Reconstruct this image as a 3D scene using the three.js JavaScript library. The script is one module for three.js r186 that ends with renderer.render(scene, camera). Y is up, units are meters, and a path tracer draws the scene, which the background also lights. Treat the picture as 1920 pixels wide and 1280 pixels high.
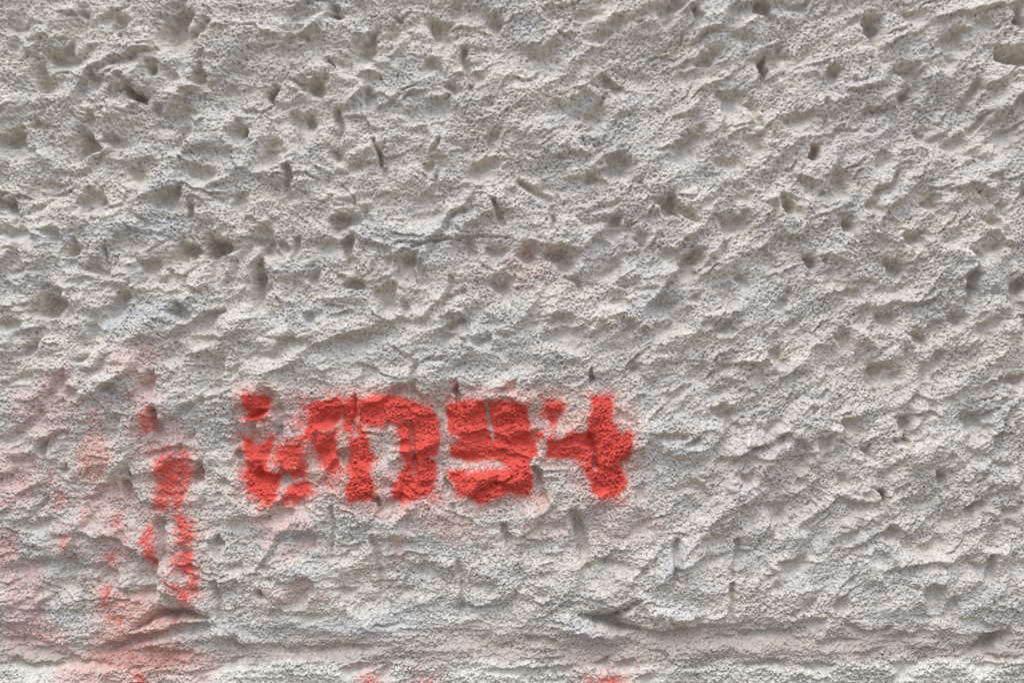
import * as THREE from 'three';

// ---------------------------------------------------------------- camera, sky, sun, exposure
const S = 1 / 1920;                      // metres per photograph pixel on the wall's mean plane (about 1 m of wall in view)
const EYE = 1.42, DIST = 1.08;
const scene = new THREE.Scene();
const camera = new THREE.PerspectiveCamera(2 * Math.atan(640 * S / DIST) * 180 / Math.PI, 1.5, 0.02, 400);
camera.position.set(0, EYE, DIST);
camera.lookAt(0, EYE, 0);

{ // overcast sky, brighter towards the zenith
  const W = 64, H = 32, d = new Float32Array(W * H * 4);
  for (let j = 0; j < H; j++) {
    const el = ((j + 0.5) / H - 0.5) * Math.PI, s = Math.max(0, Math.sin(el));
    const l = (1 + 2 * s) / 3 * 1.15;
    for (let i = 0; i < W; i++) d.set([l * 0.86, l * 0.97, l * 1.17, 1], (j * W + i) * 4);
  }
  const sky = new THREE.DataTexture(d, W, H, THREE.RGBAFormat, THREE.FloatType);
  sky.mapping = THREE.EquirectangularReflectionMapping;
  sky.magFilter = sky.minFilter = THREE.LinearFilter; sky.needsUpdate = true;
  scene.background = sky; scene.environment = sky;
}
const sun = new THREE.DirectionalLight(new THREE.Color(1, 0.98, 0.955), 0.62);
sun.position.set(-0.95, EYE + 2.9, 1.5); sun.target.position.set(0, EYE, 0);
sun.castShadow = true; sun.shadow.radius = 48; sun.shadow.mapSize.set(4096, 4096);
Object.assign(sun.shadow.camera, { left: -3, right: 3, top: 3, bottom: -3, near: 0.1, far: 12 });
scene.add(sun, sun.target);

const renderer = new THREE.WebGLRenderer({ antialias: true });
renderer.toneMapping = THREE.LinearToneMapping;
renderer.toneMappingExposure = 2.28;
renderer.shadowMap.enabled = true;

// ---------------------------------------------------------------- noise
function rng(seed) { return () => { seed |= 0; seed = seed + 0x6D2B79F5 | 0; let t = Math.imul(seed ^ seed >>> 15, 1 | seed); t = t + Math.imul(t ^ t >>> 7, 61 | t) ^ t; return ((t ^ t >>> 14) >>> 0) / 4294967296; }; }
const R0 = rng(71), P = new Uint16Array(2048), GX = new Float32Array(1024), GY = new Float32Array(1024);
for (let i = 0; i < 1024; i++) { P[i] = i; const a = R0() * 6.28318; GX[i] = Math.cos(a); GY[i] = Math.sin(a); }
for (let i = 1023; i > 0; i--) { const j = Math.floor(R0() * (i + 1)), t = P[i]; P[i] = P[j]; P[j] = t; }
for (let i = 0; i < 1024; i++) P[i + 1024] = P[i];
function ns(x, y) {                      // gradient noise, about -1..1
  const fx = Math.floor(x), fy = Math.floor(y), ix = fx & 1023, iy = fy & 1023, jx = (ix + 1) & 1023, jy = (iy + 1) & 1023;
  x -= fx; y -= fy;
  const a = P[P[ix] + iy], b = P[P[jx] + iy], c = P[P[ix] + jy], d = P[P[jx] + jy];
  const u = x * x * x * (x * (x * 6 - 15) + 10), v = y * y * y * (y * (y * 6 - 15) + 10);
  const n0 = GX[a] * x + GY[a] * y, n1 = GX[b] * (x - 1) + GY[b] * y, n2 = GX[c] * x + GY[c] * (y - 1), n3 = GX[d] * (x - 1) + GY[d] * (y - 1);
  const p = n0 + u * (n1 - n0), q = n2 + u * (n3 - n2);
  return 1.5 * (p + v * (q - p));
}
const ss = (a, b, x) => { x = (x - a) / (b - a); x = x < 0 ? 0 : x > 1 ? 1 : x; return x * x * (3 - 2 * x); };
const mix = (a, b, t) => a + (b - a) * t;
const rot = a => [Math.cos(a * Math.PI / 180), Math.sin(a * Math.PI / 180)];

// ---------------------------------------------------------------- the wall's grid (photograph pixels as the unit: x right, y down)
function axis(lo, hi, a, b, step, grow, most) {        // fine between a and b, coarser towards lo and hi
  const mid = []; const n = Math.round((b - a) / step);
  for (let i = 0; i <= n; i++) mid.push(a + (b - a) * i / n);
  const out = (from, to, sign) => { const l = []; let s = step * 1.4, v = from; while (sign * (to - v) > 0) { v = sign > 0 ? Math.min(to, v + s) : Math.max(to, v - s); l.push(v); s = Math.min(Math.abs(v - from) < 600 ? 10 : most, s * grow); } return l; };
  const up = out(b, hi, 1), dn = out(a, lo, -1);
  return Float32Array.from([...dn.reverse(), ...mid, ...up]);
}
const toWorldY = EYE / S;                               // pixels from the frame's middle down to the ground
const xs = axis(-2900, 4820, -26, 1946, 1.75, 1.06, 42), ys = axis(-2000, 640 + toWorldY + 40, -26, 1306, 1.75, 1.06, 42);
const NX = xs.length, NY = ys.length, N = NX * NY;
console.log('grid', NX, NY, N);
const lower = (arr, v) => { let a = 0, b = arr.length; while (a < b) { const m = (a + b) >> 1; if (arr[m] < v) a = m + 1; else b = m; } return a; };
function each(x0, y0, x1, y1, f) {
  const i0 = lower(xs, x0), i1 = lower(xs, x1), j0 = lower(ys, y0), j1 = lower(ys, y1);
  for (let j = j0; j < j1; j++) for (let i = i0; i < i1; i++) f(j * NX + i);
}
const gap = a => a.map((v, i) => Math.max(i ? v - a[i - 1] : 0, i < a.length - 1 ? a[i + 1] - v : 0)), gapX = gap(xs), gapY = gap(ys);   // waves finer than the local grid are left to the bump map
const WX = new Float32Array(N), WY = new Float32Array(N);   // warped coordinates: uneven outlines for every mark
for (let j = 0, k = 0; j < NY; j++) for (let i = 0; i < NX; i++, k++) {
  const x = xs[i], y = ys[j], cell = Math.max(gapX[i], gapY[j]), f17 = 1 - ss(5, 9, cell), f7 = 1 - ss(2.4, 4, cell);
  WX[k] = x + 9 * ns(x / 42, y / 42) + f17 * 6 * ns(x / 17 + 31, y / 17) + f7 * 1.1 * ns(x / 7 + 8, y / 7);
  WY[k] = y + 9 * ns(x / 46 + 90, y / 40 + 17) + f17 * 6 * ns(x / 17 + 61, y / 15 + 40) + f7 * 1.1 * ns(x / 7 + 18, y / 7 + 3);
}
const DEP = new Float32Array(N);         // squares of the marks' depths
const BUL = new Float32Array(N);         // raised ridges
const SMO = new Float32Array(N);         // where the pick left a smooth face

// pick mark: [x, y of the steep face's middle, width, length, direction of descent in degrees (0 right, 90 down), depth, run-out]
function pit([cx, cy, w, h, th, D = 1, R0 = 1.7, taper = 0.85]) {
  const R = R0 * 1.35;
  const j1 = Math.sin(cx * 12.9898 + cy * 4.1), j2 = Math.sin(cx * 3.7 + cy * 9.233), j3 = Math.sin(cx * 7.31 - cy * 5.17);
  const [c, s] = rot(th), run = h * R, dep = D * (h * 0.9 + 4), r = Math.max(w, h + run * 2) + 16;
  each(cx - r, cy - r, cx + r, cy + r, k => {
    const dx = WX[k] - cx, dy = WY[k] - cy, t0 = dx * c + dy * s + h / 2, v0 = -dx * s + dy * c, v = (v0 + 0.35 * j1 * (t0 - h / 2)) * (v0 > 0 ? 1 + 0.32 * j2 : 1 - 0.32 * j2), t = t0 + 0.22 * j3 * v0;
    if (t < -4 || t > h + run) return;
    const ww = w * 0.5 * (1.22 - taper * Math.max(0, t - h * 0.1) / (h * 0.6 + run));
    const lat = 1 - ss(0.22, 1.3, Math.abs(v) / Math.max(3, ww));
    if (lat <= 0) return;
    let g;
    if (t < h) g = t < h * 0.78 ? ss(-4, h * 0.8, t) : 1; else { const q = 1 - (t - h) / run; g = q * q * (1.6 - 0.6 * q); }
    const d = dep * g * lat; DEP[k] += d * d;
    const sm = lat * Math.min(1, g * 1.6) * Math.min(1, D) * (0.4 + 0.6 * ss(h * 0.3, h * 1.0, t)); if (sm > SMO[k]) SMO[k] = sm;
  });
}
function segDist(p, x, y) {              // distance to a polyline and the place along it, 0..1
  let best = 1e9, at = 0, len = 0; const n = p.length / 2;
  for (let i = 0; i < n - 1; i++) {
    const ax = p[2 * i], ay = p[2 * i + 1], bx = p[2 * i + 2] - ax, by = p[2 * i + 3] - ay, l2 = bx * bx + by * by;
    let t = ((x - ax) * bx + (y - ay) * by) / l2; t = t < 0 ? 0 : t > 1 ? 1 : t;
    const d = Math.hypot(x - ax - t * bx, y - ay - t * by); if (d < best) { best = d; at = (i + t) / (n - 1); }
  }
  return [best, at];
}
const bounds = (p, m) => { let a = 1e9, b = 1e9, c = -1e9, d = -1e9; for (let i = 0; i < p.length; i += 2) { a = Math.min(a, p[i]); c = Math.max(c, p[i]); b = Math.min(b, p[i + 1]); d = Math.max(d, p[i + 1]); } return [a - m, b - m, c + m, d + m]; };
// chisel groove: [points, width, depth]
function groove([p, w, D = 1, smooth = 0.8]) {
  w *= 1.15; const dep = D * (w * 0.85 + 4);
  each(...bounds(p, w + 14), k => {
    const [d, at] = segDist(p, WX[k] * 0.5 + xs[k % NX] * 0.5, WY[k] * 0.5 + ys[(k / NX) | 0] * 0.5); if (d > w * 0.75) return;
    const g = (1 - ss(0.02, 0.75, d / w)) * (0.55 + 0.45 * Math.sin(Math.PI * Math.min(1, at * 0.8 + 0.25))), v = dep * g;
    DEP[k] += v * v; if (g * smooth > SMO[k]) SMO[k] = g * smooth;
  });
}
// ledge: the stone above the line stands proud, [points left to right, fall, depth, run-out, smooth]
function ledge([p, h, D = 1, R = 2, sm = 0.4]) {
  const dep = D * (h * 0.7 + 4), run = h * R, n = p.length / 2, x0 = p[0], x1 = p[p.length - 2], b = bounds(p, 14);
  each(b[0], b[1], b[2], b[3] + h + run, k => {
    const x = WX[k] * 0.6 + xs[k % NX] * 0.4, u = (x - x0) / (x1 - x0); if (u <= 0 || u >= 1) return;
    let i = 0; while (i < n - 2 && x > p[2 * i + 2]) i++;
    const q = (x - p[2 * i]) / (p[2 * i + 2] - p[2 * i]), y = mix(p[2 * i + 1], p[2 * i + 3], q), t = WY[k] * 0.6 + ys[(k / NX) | 0] * 0.4 - y + 3;
    if (t < 0 || t > h + run) return;
    const e = ss(0, 0.16, u) * (1 - ss(0.84, 1, u)), g = t < h ? ss(0, h, t) : 1 - ss(0, run, t - h), v = dep * g * e;
    DEP[k] += v * v; if (g * e * sm > SMO[k]) SMO[k] = g * e * sm;
  });
}
// upright step: the stone left of the line is cut back, [points top to bottom, depth, run-out to the left]
function step([p, D, run]) {
  const n = p.length / 2, y0 = p[1], y1 = p[p.length - 1], b = bounds(p, 14);
  each(b[0] - run, b[1], b[2], b[3], k => {
    const y = WY[k] * 0.3 + ys[(k / NX) | 0] * 0.7, u = (y - y0) / (y1 - y0); if (u <= 0 || u >= 1) return;
    let i = 0; while (i < n - 2 && y > p[2 * i + 3]) i++;
    const q = (y - p[2 * i + 1]) / (p[2 * i + 3] - p[2 * i + 1]), t = mix(p[2 * i], p[2 * i + 2], q) - (WX[k] * 0.3 + xs[k % NX] * 0.7);
    if (t < -5 || t > run) return;
    const e = ss(0, 0.25, u) * (1 - ss(0.8, 1, u)), g = t < 3 ? ss(-5, 3, t) : 1 - ss(0, 1, (t - 3) / run), v = 1.7 * D * g * e;
    DEP[k] += v * v; if (g * e * 0.4 > SMO[k]) SMO[k] = g * e * 0.4;
  });
}
// ridge or swelling: [points, width, height]
function ridge([p, w, H]) {
  each(...bounds(p, w + 12), k => {
    const [d, at] = segDist(p, WX[k], WY[k]); if (d > w) return;
    const g = 1 - d / w; BUL[k] += 1.7 * H * g * g * (1.7 - 0.7 * g) * (0.5 + 0.5 * Math.sin(Math.PI * at));
  });
}

// open pocket broken out of the face: [outline, depth, softness of its walls]
function pocket([p, D, soft]) {
  const n = p.length / 2;
  each(...bounds(p, 16), k => {
    const x = mix(xs[k % NX], WX[k], 0.6), y = mix(ys[(k / NX) | 0], WY[k], 0.6);
    let inside = false, best = 1e9;
    for (let i = 0, j = n - 1; i < n; j = i++) {
      const ax = p[2 * j], ay = p[2 * j + 1], ex = p[2 * i], ey = p[2 * i + 1];
      if ((ay > y) !== (ey > y) && x < (ex - ax) * (y - ay) / (ey - ay) + ax) inside = !inside;
      const bx = ex - ax, by = ey - ay; let t = ((x - ax) * bx + (y - ay) * by) / (bx * bx + by * by); t = t < 0 ? 0 : t > 1 ? 1 : t;
      const under = y - ay - t * by, up = Math.abs(under) < 0.5 * Math.hypot(x - ax - t * bx, under) ? 1.6 : under > 0 ? 1 : 3, d = Math.hypot(x - ax - t * bx, y - ay - t * by) * up; if (d < best) best = d;
    }
    if (!inside) return;
    const g = ss(0, soft, best); DEP[k] += (D * g) ** 2; if (g * 0.75 > SMO[k]) SMO[k] = g * 0.75;
  });
}
const POCKETS = [
  [[1066, 1146, 1110, 1142, 1150, 1132, 1192, 1118, 1222, 1114, 1196, 1132, 1180, 1150, 1196, 1166, 1230, 1180, 1170, 1190, 1132, 1184, 1100, 1164], 60, 40],
  [[270, 1140, 293, 1122, 345, 1124, 372, 1136, 400, 1152, 404, 1162, 340, 1168, 285, 1172, 236, 1190, 250, 1160], 58, 42],
  [[1866, 80, 1890, 76, 1970, 80, 1970, 120, 1905, 132, 1880, 124, 1858, 108], 48, 42],
];
const PITS = [
  // top left
  [35, 42, 62, 14, 80, .8], [20, 73, 30, 14, 60, .8], [155, 28, 22, 16, 60, .7], [200, 28, 50, 15, 60, .9], [217, 50, 46, 22, 10, 1.1, .8], [322, 34, 84, 50, 48, 1, 1], [367, 53, 42, 24, 15, 1, .6],
  [118, 92, 66, 22, 70, .9], [68, 146, 56, 34, 22, .9, .7], [172, 150, 26, 11, 20, .8], [275, 126, 32, 22, 40, .9, .8], [232, 170, 42, 44, 22, 1.1, .5], [368, 132, 42, 28, 35, 1, .6], [316, 138, 18, 12, 50, .7], [337, 205, 34, 18, 25, .9], [288, 204, 24, 16, 60, .8], [300, 234, 44, 13, 65, .8],
  [340, 258, 64, 16, 5, 1, .7], [440, 236, 42, 30, 35, 1, .7], [166, 222, 16, 14, 60, .7], [152, 258, 62, 42, 25, 1.1, .5], [15, 256, 56, 32, 68, 1.1, 1.2], [57, 226, 20, 20, 40, .9], [200, 256, 18, 18, 30, 1], [258, 313, 34, 18, 60, .9], [376, 314, 64, 18, 72, 1], [285, 276, 16, 10, 60, .7], [430, 165, 40, 16, 60, .5], [455, 130, 30, 14, 60, .4], [70, 350, 80, 18, 60, .5],
  // top middle
  [627, 22, 34, 26, 25, 1, .8], [540, 56, 22, 26, 30, .7], [690, 80, 60, 27, 62, 1.25, 1.2], [722, 62, 30, 16, 50, .9], [818, 48, 40, 34, 82, 1.1, 1.1], [846, 24, 36, 12, 10, .9], [745, 32, 16, 16, 70, .9], [932, 34, 38, 20, 82, 1.1], [892, 21, 42, 10, 80, .7], [592, 154, 52, 22, 86, 1.7, .9, .6], [511, 172, 20, 18, 88, 1.6, .8], [617, 122, 14, 12, 70, 1], [812, 121, 38, 14, 112, 1.1], [690, 174, 24, 22, 80, .9], [728, 113, 64, 10, 80, .6],
  [868, 96, 16, 16, 80, .9], [846, 157, 22, 20, 60, 1], [833, 190, 52, 13, 80, .9], [898, 140, 24, 14, 80, .7], [885, 161, 14, 12, 80, 1.2], [567, 222, 40, 26, 85, 1.25, 1.3], [498, 286, 64, 30, 25, 1, .8], [925, 252, 24, 16, 80, 1], [663, 309, 48, 11, 80, .9], [900, 314, 74, 18, 80, 1.15], [797, 307, 22, 13, 80, 1], [628, 290, 18, 20, 20, .9], [820, 272, 12, 9, 85, .9], [765, 205, 40, 12, 80, .5], [872, 275, 30, 10, 80, .6], [915, 192, 18, 10, 60, .8], [900, 170, 20, 8, 60, .6],
  // top right of the middle
  [1092, 30, 82, 18, 68, .9], [1132, 56, 66, 13, 70, .8], [1256, 8, 66, 25, 82, 1.2, 1.2], [1300, 16, 18, 16, 70, .9], [1320, 104, 56, 24, 60, 1.1, 1.2], [1092, 196, 84, 46, 60, .55, 1], [1135, 150, 18, 26, 40, .7], [1360, 182, 58, 26, 82, 1.1], [1403, 192, 26, 20, 50, 1], [1286, 262, 80, 24, 66, 1.15], [1158, 298, 66, 34, 55, 1.15, .9], [1412, 257, 44, 20, 70, .8], [1434, 112, 26, 40, 75, 1, 1], [1426, 8, 24, 20, 80, 1.1], [1372, 300, 46, 18, 70, .8], [1005, 105, 60, 18, 70, .45], [1195, 150, 40, 14, 60, .5], [1270, 215, 40, 12, 60, .5],
  // top right
  [1505, 5, 48, 13, 80, 1], [1459, 99, 62, 22, 32, 1, .9], [1445, 118, 22, 20, 60, .9], [1628, 44, 38, 36, 84, 1.25, 1.2], [1601, 36, 22, 13, 80, .8], [1716, 27, 50, 13, 78, 1], [1786, 72, 66, 28, 56, .9, 1], [1779, 98, 38, 20, 70, 1], [1565, 132, 26, 18, 84, 1.2], [1697, 130, 42, 30, 82, 1.05, 1.2], [1512, 220, 70, 17, 76, 1.1], [1530, 277, 30, 20, 85, 1.45, 1], [1732, 244, 46, 20, 58, 1.1], [1790, 266, 50, 17, 66, 1], [1875, 256, 76, 17, 74, 1], [1905, 24, 18, 26, 70, 1], [1842, 40, 36, 13, 60, .9], [1690, 178, 28, 20, 85, .8, 1], [1660, 165, 60, 10, 75, .5], [1500, 105, 40, 12, 70, .6], [1740, 115, 30, 10, 70, .7], [1650, 295, 40, 16, 60, .8], [1675, 270, 30, 12, 60, .6], [1915, 190, 20, 12, 60, .8],
  // left, second row
  [6, 375, 30, 20, 75, 1.3], [166, 371, 76, 25, 56, 1.15, .9], [310, 368, 66, 24, 72, 1, 1], [357, 390, 16, 14, 60, .9], [385, 324, 54, 10, 75, 1], [447, 375, 28, 18, 60, 1], [92, 431, 34, 18, 70, .9], [24, 430, 56, 20, 65, 1], [128, 470, 46, 24, 12, 1.1, .6], [175, 494, 34, 18, 60, 1.1], [193, 470, 16, 16, 50, .8], [343, 466, 44, 34, 28, 1.15, .6], [285, 496, 60, 17, 68, 1.15], [398, 468, 48, 46, 22, 1.1, .5], [222, 556, 60, 28, 58, .9, .8], [76, 572, 66, 52, 38, 1.1, .7], [335, 576, 26, 20, 50, 1], [484, 532, 54, 24, 10, 1.1, .6], [190, 595, 24, 10, 80, 1], [174, 622, 60, 22, 8, 1, .8], [380, 602, 66, 15, 74, 1], [385, 634, 66, 12, 78, .9], [20, 605, 50, 16, 75, .9], [160, 525, 40, 10, 70, .5], [30, 505, 60, 14, 65, .8], [255, 455, 60, 12, 70, .6], [325, 510, 16, 8, 80, 1], [450, 460, 40, 12, 60, .6],
  // middle, second row
  [640, 412, 60, 20, 86, 1.45, .9, .55], [496, 440, 44, 34, 60, 1, 1], [527, 452, 22, 14, 80, 1], [655, 456, 22, 25, 60, 1], [685, 396, 13, 14, 60, 1], [770, 484, 44, 25, 80, 1.15], [926, 462, 28, 22, 80, 1], [936, 524, 34, 28, 78, 1], [586, 514, 32, 20, 60, .9], [660, 536, 26, 26, 32, 1.05, .7], [722, 546, 48, 25, 78, 1.15], [846, 603, 52, 13, 76, 1.25], [576, 588, 28, 18, 60, 1], [905, 630, 34, 13, 72, 1], [655, 634, 86, 13, 82, 1], [545, 634, 60, 12, 80, .9], [835, 632, 44, 10, 80, .9], [810, 400, 80, 20, 75, .5], [800, 372, 50, 14, 60, .6], [615, 455, 44, 14, 72, .7], [725, 490, 20, 10, 60, .8], [895, 575, 60, 14, 75, .6], [560, 520, 50, 12, 70, .5], [760, 600, 40, 10, 80, .6], [875, 350, 60, 10, 75, .5],
  // right of the middle, second row
  [1112, 330, 34, 15, 62, 1.2], [1250, 374, 44, 36, 58, 1.2, 1], [1290, 396, 28, 16, 70, .9], [1330, 372, 44, 12, 66, .7], [1374, 411, 66, 22, 80, 1.2, 1.2], [1146, 416, 42, 30, 50, .9, .8], [1176, 428, 34, 12, 62, 1], [1196, 445, 28, 17, 60, 1], [992, 466, 52, 26, 78, 1, .9], [1046, 476, 60, 28, 74, 1.25, .9], [1036, 406, 16, 12, 60, 1], [1300, 480, 66, 34, 88, 1.35, 1, .8], [1262, 470, 26, 12, 78, .8], [1385, 521, 28, 14, 80, 1.1], [1352, 550, 34, 20, 60, .7], [1165, 562, 34, 14, 60, .7], [1244, 572, 66, 34, 62, .6], [1300, 562, 34, 10, 62, .8], [1048, 594, 54, 16, 76, 1.3], [1240, 609, 70, 14, 68, 1.1], [1364, 608, 34, 13, 66, 1], [1050, 626, 76, 18, 74, .9], [1170, 625, 50, 12, 62, .8], [1000, 600, 40, 14, 74, .6], [1110, 455, 50, 12, 70, .7], [1140, 500, 70, 12, 66, .6], [1400, 365, 30, 10, 60, .8], [1215, 540, 40, 10, 66, .6], [1010, 350, 60, 10, 76, .4],
  // right, second row
  [1572, 335, 44, 20, 76, 1.1], [1474, 375, 40, 30, 60, 1.2, 1], [1545, 365, 34, 12, 66, .7], [1635, 385, 28, 14, 80, 1.1], [1588, 414, 30, 25, 84, 1.3, 1], [1746, 370, 30, 30, 76, 1.05, 1], [1875, 388, 24, 14, 66, 1], [1856, 406, 26, 20, 60, .8], [1710, 446, 28, 17, 76, 1.2], [1735, 433, 16, 10, 70, 1.1], [1676, 491, 50, 28, 82, 1.2, 1.1], [1514, 489, 28, 22, 78, 1.3, 1], [1549, 482, 18, 9, 55, 1.1], [1856, 466, 50, 16, 70, 1], [1818, 523, 28, 24, 66, 1.1], [1912, 530, 34, 25, 72, 1.2], [1592, 541, 30, 16, 70, .8], [1470, 562, 36, 14, 68, .9], [1664, 590, 40, 16, 72, 1.15], [1792, 594, 34, 22, 88, 1, 1], [1590, 625, 34, 22, 78, 1.3, 1], [1716, 626, 28, 13, 76, 1.2], [1842, 608, 70, 18, 72, .8], [1480, 543, 20, 10, 60, .9], [1865, 325, 50, 12, 70, .9], [1560, 515, 60, 12, 68, .6], [1640, 450, 40, 12, 68, .6], [1790, 440, 50, 12, 60, .6], [1690, 545, 60, 12, 76, .5], [1910, 355, 20, 14, 70, .8], [1480, 615, 40, 10, 70, .7],
  // left, third row
  [54, 655, 56, 17, 58, 1, .9], [152, 668, 34, 16, 40, 1.1, .8], [195, 725, 17, 15, 50, 1.1], [108, 718, 70, 24, 55, .7, .9], [280, 711, 30, 15, 55, .9], [376, 738, 30, 12, 60, .9], [366, 880, 28, 24, 40, 1.15, .9], [360, 815, 22, 12, 70, .9], [236, 884, 16, 14, 40, 1.1, .8], [116, 872, 16, 12, 50, 1.1], [74, 838, 16, 12, 40, .9], [20, 812, 60, 14, 65, .7], [190, 918, 60, 14, 60, .8], [60, 785, 80, 16, 65, .6], [122, 740, 30, 14, 30, .9], [200, 780, 30, 12, 50, .6], [445, 855, 20, 16, 50, .9], [290, 740, 40, 10, 60, .6], [410, 905, 24, 16, 60, .6], [40, 860, 50, 12, 70, .6], [475, 662, 60, 10, 75, .6], [330, 660, 60, 12, 75, .7], [440, 690, 30, 10, 60, .6],
  // around the lettering
  [480, 775, 40, 14, 85, 1.1, .8], [515, 765, 26, 16, 40, .7], [468, 802, 30, 16, 70, .8], [520, 795, 30, 20, 60, .8], [620, 785, 60, 12, 74, .9], [610, 830, 60, 16, 50, .7], [640, 855, 24, 22, 60, .9], [485, 884, 26, 16, 70, .9], [520, 890, 30, 20, 30, .7], [765, 795, 20, 14, 60, .8], [770, 720, 18, 14, 60, 1], [855, 725, 16, 20, 60, 1.1], [900, 770, 50, 12, 80, .6], [880, 860, 60, 10, 82, .7], [912, 815, 60, 12, 78, .5], [985, 820, 50, 16, 55, .8], [1030, 775, 34, 14, 60, .8], [1104, 824, 30, 18, 30, 1.1, .9], [1114, 868, 16, 18, 60, 1.2, .8], [1160, 775, 24, 12, 15, .8], [1170, 855, 30, 10, 60, .8], [835, 905, 20, 16, 40, .9], [835, 765, 40, 12, 110, .9], [700, 935, 18, 12, 70, 1.1], [560, 940, 40, 14, 80, .8], [720, 740, 60, 10, 80, .5], [950, 720, 50, 10, 80, .6], [690, 700, 60, 10, 80, .5], [540, 960, 60, 12, 80, .6], [940, 870, 40, 10, 82, .5], [1120, 905, 30, 10, 80, .6],
  // right, third row
  [1110, 697, 18, 18, 70, 1.2, .8], [1085, 645, 30, 10, 80, .7], [1356, 772, 38, 22, 72, 1.1, 1.1], [1296, 824, 26, 12, 72, .9], [1402, 884, 40, 14, 66, 1.3], [1425, 875, 13, 11, 70, 1.2], [1362, 674, 50, 12, 72, .8], [1188, 689, 24, 11, 62, 1], [1460, 652, 32, 18, 72, 1.1], [1648, 692, 40, 26, 78, 1.35, 1], [1672, 702, 34, 12, 84, 1.2], [1634, 706, 20, 22, 80, 1.1, 1], [1900, 710, 48, 20, 74, 1.3, 1.1], [1585, 790, 34, 16, 76, 1.1], [1690, 788, 36, 22, 78, 1.2, 1], [1694, 808, 18, 24, 80, 1, 1], [1826, 786, 58, 28, 84, 1.35, 1.1], [1545, 824, 42, 22, 66, .9], [1450, 800, 30, 15, 72, 1.1], [1628, 835, 14, 11, 70, 1.1], [1765, 886, 26, 26, 80, 1, 1], [1780, 857, 20, 9, 70, 1], [1504, 862, 34, 14, 66, .8], [1500, 898, 30, 10, 66, .9], [1650, 924, 18, 24, 78, 1, 1], [1460, 946, 44, 25, 70, 1], [1836, 935, 60, 17, 72, 1], [1582, 893, 22, 14, 66, .9], [1890, 955, 40, 14, 70, 1], [1540, 735, 44, 12, 70, .8], [1260, 740, 60, 14, 66, .6], [1300, 700, 50, 12, 66, .5], [1340, 735, 40, 12, 60, .7], [1240, 690, 30, 10, 70, .6], [1310, 910, 36, 20, 66, .6], [1195, 915, 30, 16, 66, .7], [1420, 700, 30, 12, 66, .6], [1440, 705, 60, 8, 66, .5], [1660, 860, 60, 10, 70, .5], [1725, 825, 60, 12, 70, .5], [1600, 950, 60, 14, 66, .6], [1730, 940, 50, 12, 70, .6], [1895, 860, 50, 12, 70, .6], [1560, 690, 30, 10, 66, .6], [1800, 730, 50, 10, 66, .5], [1240, 860, 70, 10, 66, .5], [1300, 870, 60, 10, 66, .5],
  // bottom
  [400, 1014, 34, 24, 50, 1.1, .9], [487, 1112, 20, 22, 45, 1.1, .9], [645, 1100, 36, 12, 78, .9], [800, 1064, 36, 16, 70, .8], [948, 1000, 30, 18, 45, 1, 1], [560, 1006, 44, 14, 78, .8], [515, 1146, 30, 12, 78, .8], [575, 1152, 70, 11, 82, .9], [655, 1258, 60, 10, 84, 1.1], [718, 1256, 40, 9, 84, 1], [1480, 1054, 62, 20, 74, 1], [1670, 999, 26, 14, 72, 1.1], [1745, 1020, 70, 16, 74, .9], [1572, 1128, 32, 14, 72, 1], [1746, 1110, 32, 20, 70, 1.1], [1788, 1128, 36, 24, 74, .7], [1870, 1198, 70, 26, 80, 1.35, 1], [1540, 1246, 56, 10, 82, 1.1], [1700, 1246, 66, 9, 84, 1.1], [1464, 962, 32, 14, 72, 1.1], [1900, 980, 26, 12, 70, .9], [1835, 1058, 40, 14, 66, .9], [1600, 1085, 30, 10, 72, .8], [1640, 1040, 50, 10, 72, .6], [1590, 1000, 60, 10, 72, .5], [1780, 970, 30, 12, 72, .8], [1650, 1130, 60, 12, 76, .5], [1530, 1160, 60, 12, 76, .5], [1130, 1242, 40, 10, 82, 1], [1180, 1246, 40, 10, 82, 1.1], [1210, 1265, 30, 10, 82, 1], [1330, 1010, 40, 14, 66, .7], [1200, 985, 60, 10, 70, .5], [1020, 1075, 30, 10, 76, .7], [1050, 985, 40, 10, 76, .6], [1180, 1062, 50, 12, 76, .6], [760, 1110, 40, 10, 78, .5], [900, 1100, 60, 12, 78, .5], [715, 1010, 60, 10, 78, .5], [560, 1120, 60, 12, 78, .6], [440, 1060, 40, 12, 78, .6], [450, 980, 50, 12, 70, .6], [60, 1060, 80, 14, 72, .7], [100, 1010, 60, 14, 66, .7], [70, 975, 60, 14, 66, .7], [200, 1080, 50, 12, 72, .7], [40, 1130, 70, 10, 78, .6], [160, 980, 40, 14, 60, .6], [60, 1250, 110, 14, 80, .9], [150, 1240, 90, 12, 80, .8], [60, 1222, 110, 10, 82, .9], [240, 1060, 40, 10, 66, .7], [225, 1000, 30, 12, 60, .6], [440, 1240, 60, 10, 82, .5], [380, 1262, 60, 10, 82, .8], [1450, 1242, 60, 10, 82, .9], [1840, 1245, 60, 10, 82, .8], [1300, 1160, 40, 10, 80, .8],
];
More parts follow.
